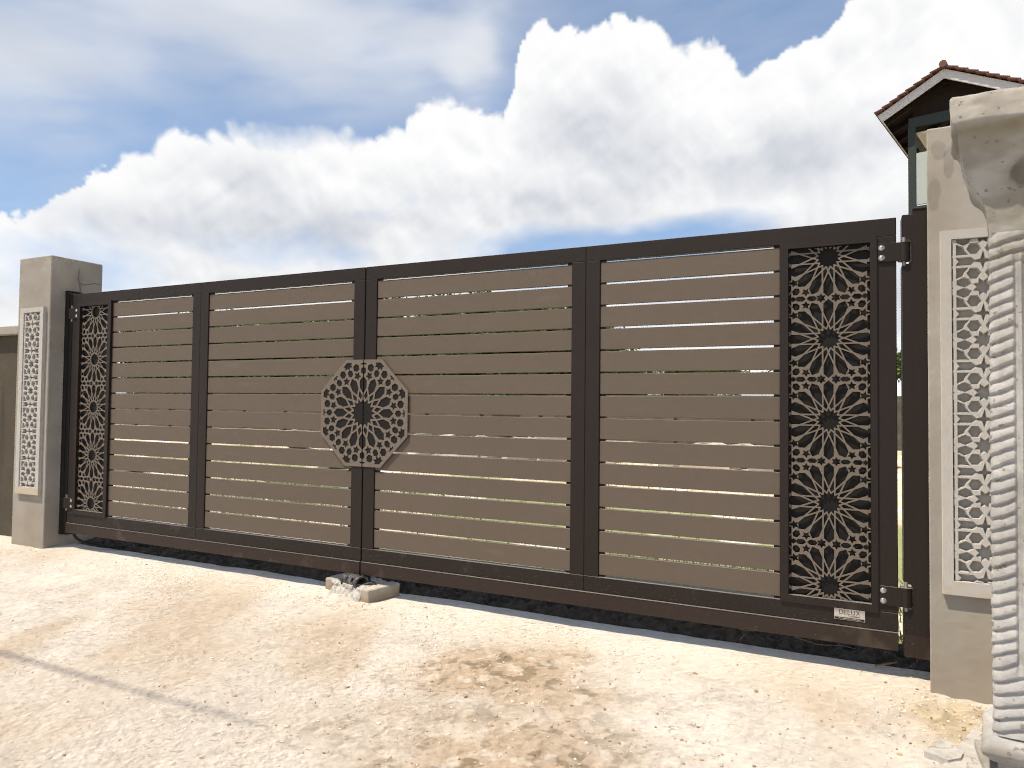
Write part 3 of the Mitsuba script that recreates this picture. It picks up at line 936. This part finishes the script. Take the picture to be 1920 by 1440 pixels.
k = put('mortar_spill', placed(grid(64, 14, mort2)), 'ground_mat', smooth=True)
tag(k, 'thin spill of grey mortar on the driveway before the bricks', 'mortar')
out = trimesh.creation.cylinder(radius=.052, height=.150, sections=48)
inn = trimesh.creation.cylinder(radius=.043, height=.2, sections=48)
for q in (out, inn):
    q.apply_transform(trimesh.transformations.rotation_matrix(math.pi / 2, [0, 1, 0]))
arch = man(out) - man(inn)
arch = arch - man(bx(-.2, .2, -.2, .2, -.2, -.012))
SLOTS = m3.Manifold()
for xc in (-.026, .026):
    SLOTS = SLOTS + man(bx(xc - .011, xc + .011, -.08, -.006, .012, .0385, .003))
for xc in (-.0725, .0725):
    rib = trimesh.creation.cylinder(radius=.0555, height=.008, sections=48)
    rib.apply_transform(trimesh.transformations.rotation_matrix(math.pi / 2, [0, 1, 0])); rib.apply_translation([xc, 0, 0])
    rr = (man(rib) - man(inn)) - man(bx(-.2, .2, -.2, .2, -.2, -.012))
    arch = arch + rr
t = tri(arch - SLOTS)
t.apply_translation([.012, .040, GZ + .080])
st = thing('gate_stop', 'black slotted rubber gate stop set in mortar on the bricks', 'gate stop')
put('arch', placed(t), 'rubber', st, smooth=40)
put('foot', placed(rough_block((-.065, .120, .045, .130, GZ + .060, GZ + .088), .012, .006, 3, 30)), 'rubber', st, smooth=40)
put('mortar_crust', placed(rough_block((-.040, .065, -.020, -.002, GZ + .062, GZ + .080), .006, .007, 8, 45)), 'mortar', st, smooth=40)


def twig(pts, r, label):
    pts = np.array(pts, float)
    tt = np.linspace(0, 1, 14)
    i = np.linspace(0, 1, len(pts))
    c = np.stack([np.interp(tt, i, pts[:, j]) for j in range(3)], 1)
    c = np.vstack([c[:1], (c[:-2] + c[1:-1] + c[2:]) / 3, c[-1:]])
    k = put('dry_twig', tube(c, np.linspace(r, r * .6, len(c)), 6), 'twig_mat', smooth=True)
    tag(k, label, 'twig')


twig([(2.62, .235, -.245), (2.66, .18, -.238), (2.74, .17, -.25), (2.83, .20, -.243), (2.90, .195, -.25)], .0028, 'long curved dry twig on the black soil below the name plate')
twig([(2.25, .26, -.235), (2.30, .205, -.228), (2.38, .205, -.24), (2.45, .22, -.235)], .0025, 'dry twig on the soil under the right leaf, left of the curved twig')
twig([(2.36, .12, -.262), (2.375, .15, -.25), (2.37, .18, -.25)], .0022, 'short upright twig on the soil between the two longer twigs')
twig([(2.98, .045, -.272), (3.03, .075, -.262), (3.075, .11, -.258)], .006, 'stubby pale stick at the foot of the right gate post')

k = put('hose', tube([(-3.02, .02, -.165), (-3.01, .03, -.20), (-2.985, .05, -.235), (-2.93, .08, -.262), (-2.84, .11, -.275), (-2.72, .14, -.278), (-2.6, .18, -.28)], .011, 10), 'black', smooth=True)
tag(k, 'black hose curling from under the left end of the gate', 'hose')

# ---------------------------------------------------------------- gabled house end behind the right pillar
G = np.array([4.62, 12.2, 0.0]); U = np.array([.9691, -.2468, 0.0]); N = np.array([-.2468, -.9691, 0.0])
HM = np.eye(4); HM[:3, 0] = U; HM[:3, 1] = -N; HM[:3, 2] = [0, 0, 1]; HM[:3, 3] = G
HT = T(HM)
hs = thing('gabled_house', 'gabled house end with red roof tiles and dark green posts behind the right pillar', 'house')


def H(name, mesh, mat, parent=hs, label=None, **kw):
    return put(name, mesh, mat, parent, label=label, to_world=HT, **kw)


AP, EV, UE = 7.64, 7.02, 1.15
sl = math.atan2(AP - EV, UE)
LEN = UE / math.cos(sl)
DEPTH = 4.2
LENS = {-1: LEN, 1: LEN * 1.14}


def slope(s, m):
    """from (along slope from the ridge, depth, up from the slope) to the house"""
    m = m.copy(); v = np.array(m.vertices)
    x = v[:, 0] * math.cos(sl) + v[:, 2] * math.sin(sl)
    z = AP - v[:, 0] * math.sin(sl) + v[:, 2] * math.cos(sl)
    m.vertices = np.stack([s * x, v[:, 1], z], 1)
    if s < 0: m.invert()
    return m


rf = H('roof', cat([slope(s, bx(.0, LENS[s], .03, DEPTH, .0, .03)) for s in (-1, 1)]), 'darkwood')
nc, nr = 8, 14
for s in (-1, 1):
    LN = LENS[s]
    tile = bx(0, LN / nc + .03, 0, DEPTH / nr - .008, 0, .026, .004)
    v = np.array(tile.vertices); v[:, 2] += .010 + .030 * v[:, 0] / (LN / nc); tile.vertices = v
    base = {}
    for i in range(nc):
        for j in range(nr):
            m = tile.copy(); m.apply_translation([i * LN / nc + .02, -.110 + j * (DEPTH + .1) / nr, .032])
            put('tile', slope(s, m), 'tile_mat', rf, to_world=HT)
H('ridge_tile', tube([(0, -.13, AP + .09), (0, 1.4, AP + .09), (0, 2.8, AP + .09), (0, DEPTH, AP + .09)], .068, 18), 'tile_mat', rf, smooth=40)
for s in (-1, 1):
    H('barge_board', slope(s, bx(-.005, LENS[s] + .03, -.012, .028, -.135, .030, .004)), 'whitewood')
    H('fascia', slope(s, bx(LENS[s] + .002, LENS[s] + .028, .029, DEPTH, -.12, .028)), 'whitewood')
    for j in range(7):
        H('rafter', slope(s, bx(.05, LEN - .01, .35 + j * .6, .42 + j * .6, -.10, -.002)), 'darkwood', rf)
gp = Polygon([(-.62, 6.93), (.62, 6.93), (.62, 7.25), (0.0, 7.52), (-.62, 7.25)])
H('gable_wall', facade(gp, .42, .46), 'darkwood')
H('beam', bx(-.68, .68, .30, .41, 6.74, 6.95, .004), 'greenpaint')
H('soffit_panel', bx(-.55, .55, .415, 1.4, 6.62, 6.66), 'soffit', label='pale grey ceiling panel under the green beam')
for s in (-1, 1):
    H('post', bx(s * .69, s * .55, .30, .42, -.4, 6.74, .004), 'greenpaint')
    H('post', bx(s * .69, s * .55, 3.6, 3.72, -.4, 6.74, .004), 'greenpaint')
    H('plate', bx(s * .68, s * .56, .42, 3.6, 6.62, 6.74), 'greenpaint')
H('balustrade_panel', bx(-.548, .548, .32, .36, 5.13, 6.20, .004), 'palegreen', label='pale green panel between the green posts')
H('floor_beam', bx(-.548, .548, .30, .44, 4.90, 5.10, .004), 'greenpaint')
H('brace', tube([(-.56, .38, 4.55), (-.10, .38, 4.88)], .035, 6), 'greenpaint')
H('floor', bx(-.68, .68, .44, 3.7, 4.94, 5.10), 'darkwood')
H('ground_floor_wall', bx(-.5, .6, .6, 3.5, -.4, 4.9), 'plaster')

# ---------------------------------------------------------------- what shows between the slats: far wall, rubble, grass, trees
g = thing('block_wall', 'grey concrete block wall across the far end of the yard', 'wall')
put('wall_body', bx(-46, 26, 25.0, 25.2, -.6, 1.32, .0), 'blockwall', g)
put('coping', bx(-46, 26, 24.99, 25.21, 1.3205, 1.40, .0), 'blockwall', g)
for i in range(24):
    put('pier', bx(-45.8 + 3 * i, -45.5 + 3 * i, 24.85, 24.998, -.6, 1.318), 'blockwall', g)

rng = np.random.default_rng(11)
V = []
for i in range(150):
    r = rng.random()
    if r < .55:
        x, y = rng.normal(-6.5, 2.2), rng.normal(14.5, 2.6)
    elif r < .8:
        x, y = rng.normal(.8, 1.2), rng.normal(17, 1.8)
    else:
        x, y = rng.uniform(-20, 3), rng.uniform(8, 22)
    sx, sy, sz = rng.uniform(.15, .7), rng.uniform(.12, .5), rng.uniform(.05, .18)
    m = bx(-sx, sx, -sy, sy, -sz, sz, .02)
    M = trimesh.transformations.euler_matrix(rng.normal(0, .18), rng.normal(0, .18), rng.uniform(0, 3))
    M[:3, 3] = [x, y, -.55 + sz * rng.uniform(.5, 1.6)]
    m.apply_transform(M); V.append(m)
k = put('rubble', cat(V), 'concrete')
tag(k, 'pale broken concrete slabs lying about the yard behind the gate', 'rubble', kind='stuff')

rng = np.random.default_rng(12)
pv, pf = [], []
for i in range(26000):
    r = rng.random()
    if r < .40:
        x, y = rng.normal(-5.2, 2.0), rng.normal(4.6, 1.6)
    elif r < .65:
        x, y = rng.normal(1.9, .7), rng.normal(2.2, .5)
    else:
        x, y = rng.uniform(-16, 3), rng.uniform(2.5, 15)
    h, a, w = rng.uniform(.03, .11), rng.uniform(0, 6.28), rng.uniform(.004, .010)
    dx, dy = math.cos(a), math.sin(a)
    lx, ly = rng.normal(0, .03), rng.normal(0, .03)
    b = len(pv)
    pv += [(x - dx * w, y - dy * w, -.57), (x + dx * w, y + dy * w, -.57), (x + lx, y + ly, -.55 + h)]
    pf.append((b, b + 1, b + 2))
k = put('grass', trimesh.Trimesh(np.array(pv), np.array(pf), process=False), 'grass_mat')
tag(k, 'short green grass patches in the yard behind the gate', 'grass', kind='stuff')


def make_tree(seed):
    r = np.random.default_rng(seed)
    limbs = [tube([(0, 0, -.5), (.05, .02, 1.0), (-.04, .05, 2.2), (.06, 0, 3.4)], [.16, .13, .10, .05], 8)]
    centres = []
    for i in range(15):
        a, z0 = r.uniform(0, 6.28), (r.uniform(1.2, 3.1) if i < 10 else r.uniform(.5, 1.1))
        L = r.uniform(.8, 1.9)
        e = np.array([math.cos(a) * L, math.sin(a) * L, z0 + r.uniform(.3, 1.4)])
        limbs.append(tube([(0, 0, z0), (e[0] * .5, e[1] * .5, z0 + .35 * (e[2] - z0)), tuple(e)], [.055, .035, .014], 6))
        centres += [e, e * [.65, .65, 1] + r.normal(0, .25, 3)]
    centres += [np.array([r.normal(0, .5), r.normal(0, .5), r.uniform(3.0, 4.4)]) for _ in range(8)]
    P, Fq = [], []
    for c in centres:
        n = int(r.uniform(150, 280)); R = r.uniform(.40, .80)
        q = r.normal(size=(n, 3)); q /= np.linalg.norm(q, axis=1, keepdims=True)
        q = c + q * R * (r.random((n, 1)) ** .45) * [1, 1, .75]
        for x in q:
            a = r.normal(size=3); a /= np.linalg.norm(a); b = np.cross(a, r.normal(size=3)); b /= np.linalg.norm(b)
            s = r.uniform(.05, .11); i = len(P)
            P += [x - a * s, x + b * s * .5, x + a * s, x - b * s * .5]; Fq.append((i, i + 1, i + 2, i + 3))
    Fq = np.array(Fq)
    return cat(limbs), trimesh.Trimesh(np.array(P), np.vstack([Fq[:, [0, 1, 2]], Fq[:, [0, 2, 3]]]), process=False)


protos = []
for s, leaf in ((1, 'leaf_a'), (2, 'leaf_b'), (3, 'leaf_c')):
    tr, cr = make_tree(s)
    protos.append((mikit.ply(tr, 'bark', smooth=True), mikit.ply(cr, leaf)))
rng = np.random.default_rng(21)
for i in range(34):
    x = -43 + 2.55 * i + rng.uniform(-.6, .6) if i < 22 else -40 + 3.2 * (i - 22) + rng.uniform(-.8, .8)
    y = rng.uniform(27, 31) if i < 22 else rng.uniform(31, 36)
    sc = rng.uniform(.95, 1.25) * (1.28 if x < -8.5 else .74)
    tw = T().translate([x, y, -.4]).rotate([0, 0, 1], rng.uniform(0, 360)).scale([sc * 1.1, sc * 1.1, sc])
    g = thing('tree', 'leafy green tree beyond the far block wall, glimpsed between the gate slats', 'tree', 'trees beyond the block wall')
    a, b = protos[i % 3]
    put('trunk', None, None, g, shape=a, to_world=tw)
    put('crown', None, None, g, shape=b, to_world=tw)

# street lamp standing outside the picture on the left; its arm throws the thin line of shade over the driveway
HL = 5.9
sx, sy = SUN[0] / SUN[2] * HL, SUN[1] / SUN[2] * HL
AY, AX = -1.66 + sy, .82 + sx
g = thing('street_lamp', 'grey street lamp whose long arm shades a thin line across the driveway', 'street lamp')
put('pole', tube([(-3.9, AY, -.4), (-3.9, AY, 3), (-3.9, AY, HL - .3 + .34)], [.08, .07, .05], 16), 'galv', g, smooth=True)
put('arm', tube([(-3.9, AY, HL - .31), (-2.5, AY, HL - .30), (AX, AY, HL - .30)], [.020, .012, .0075], 12), 'galv', g, smooth=True)
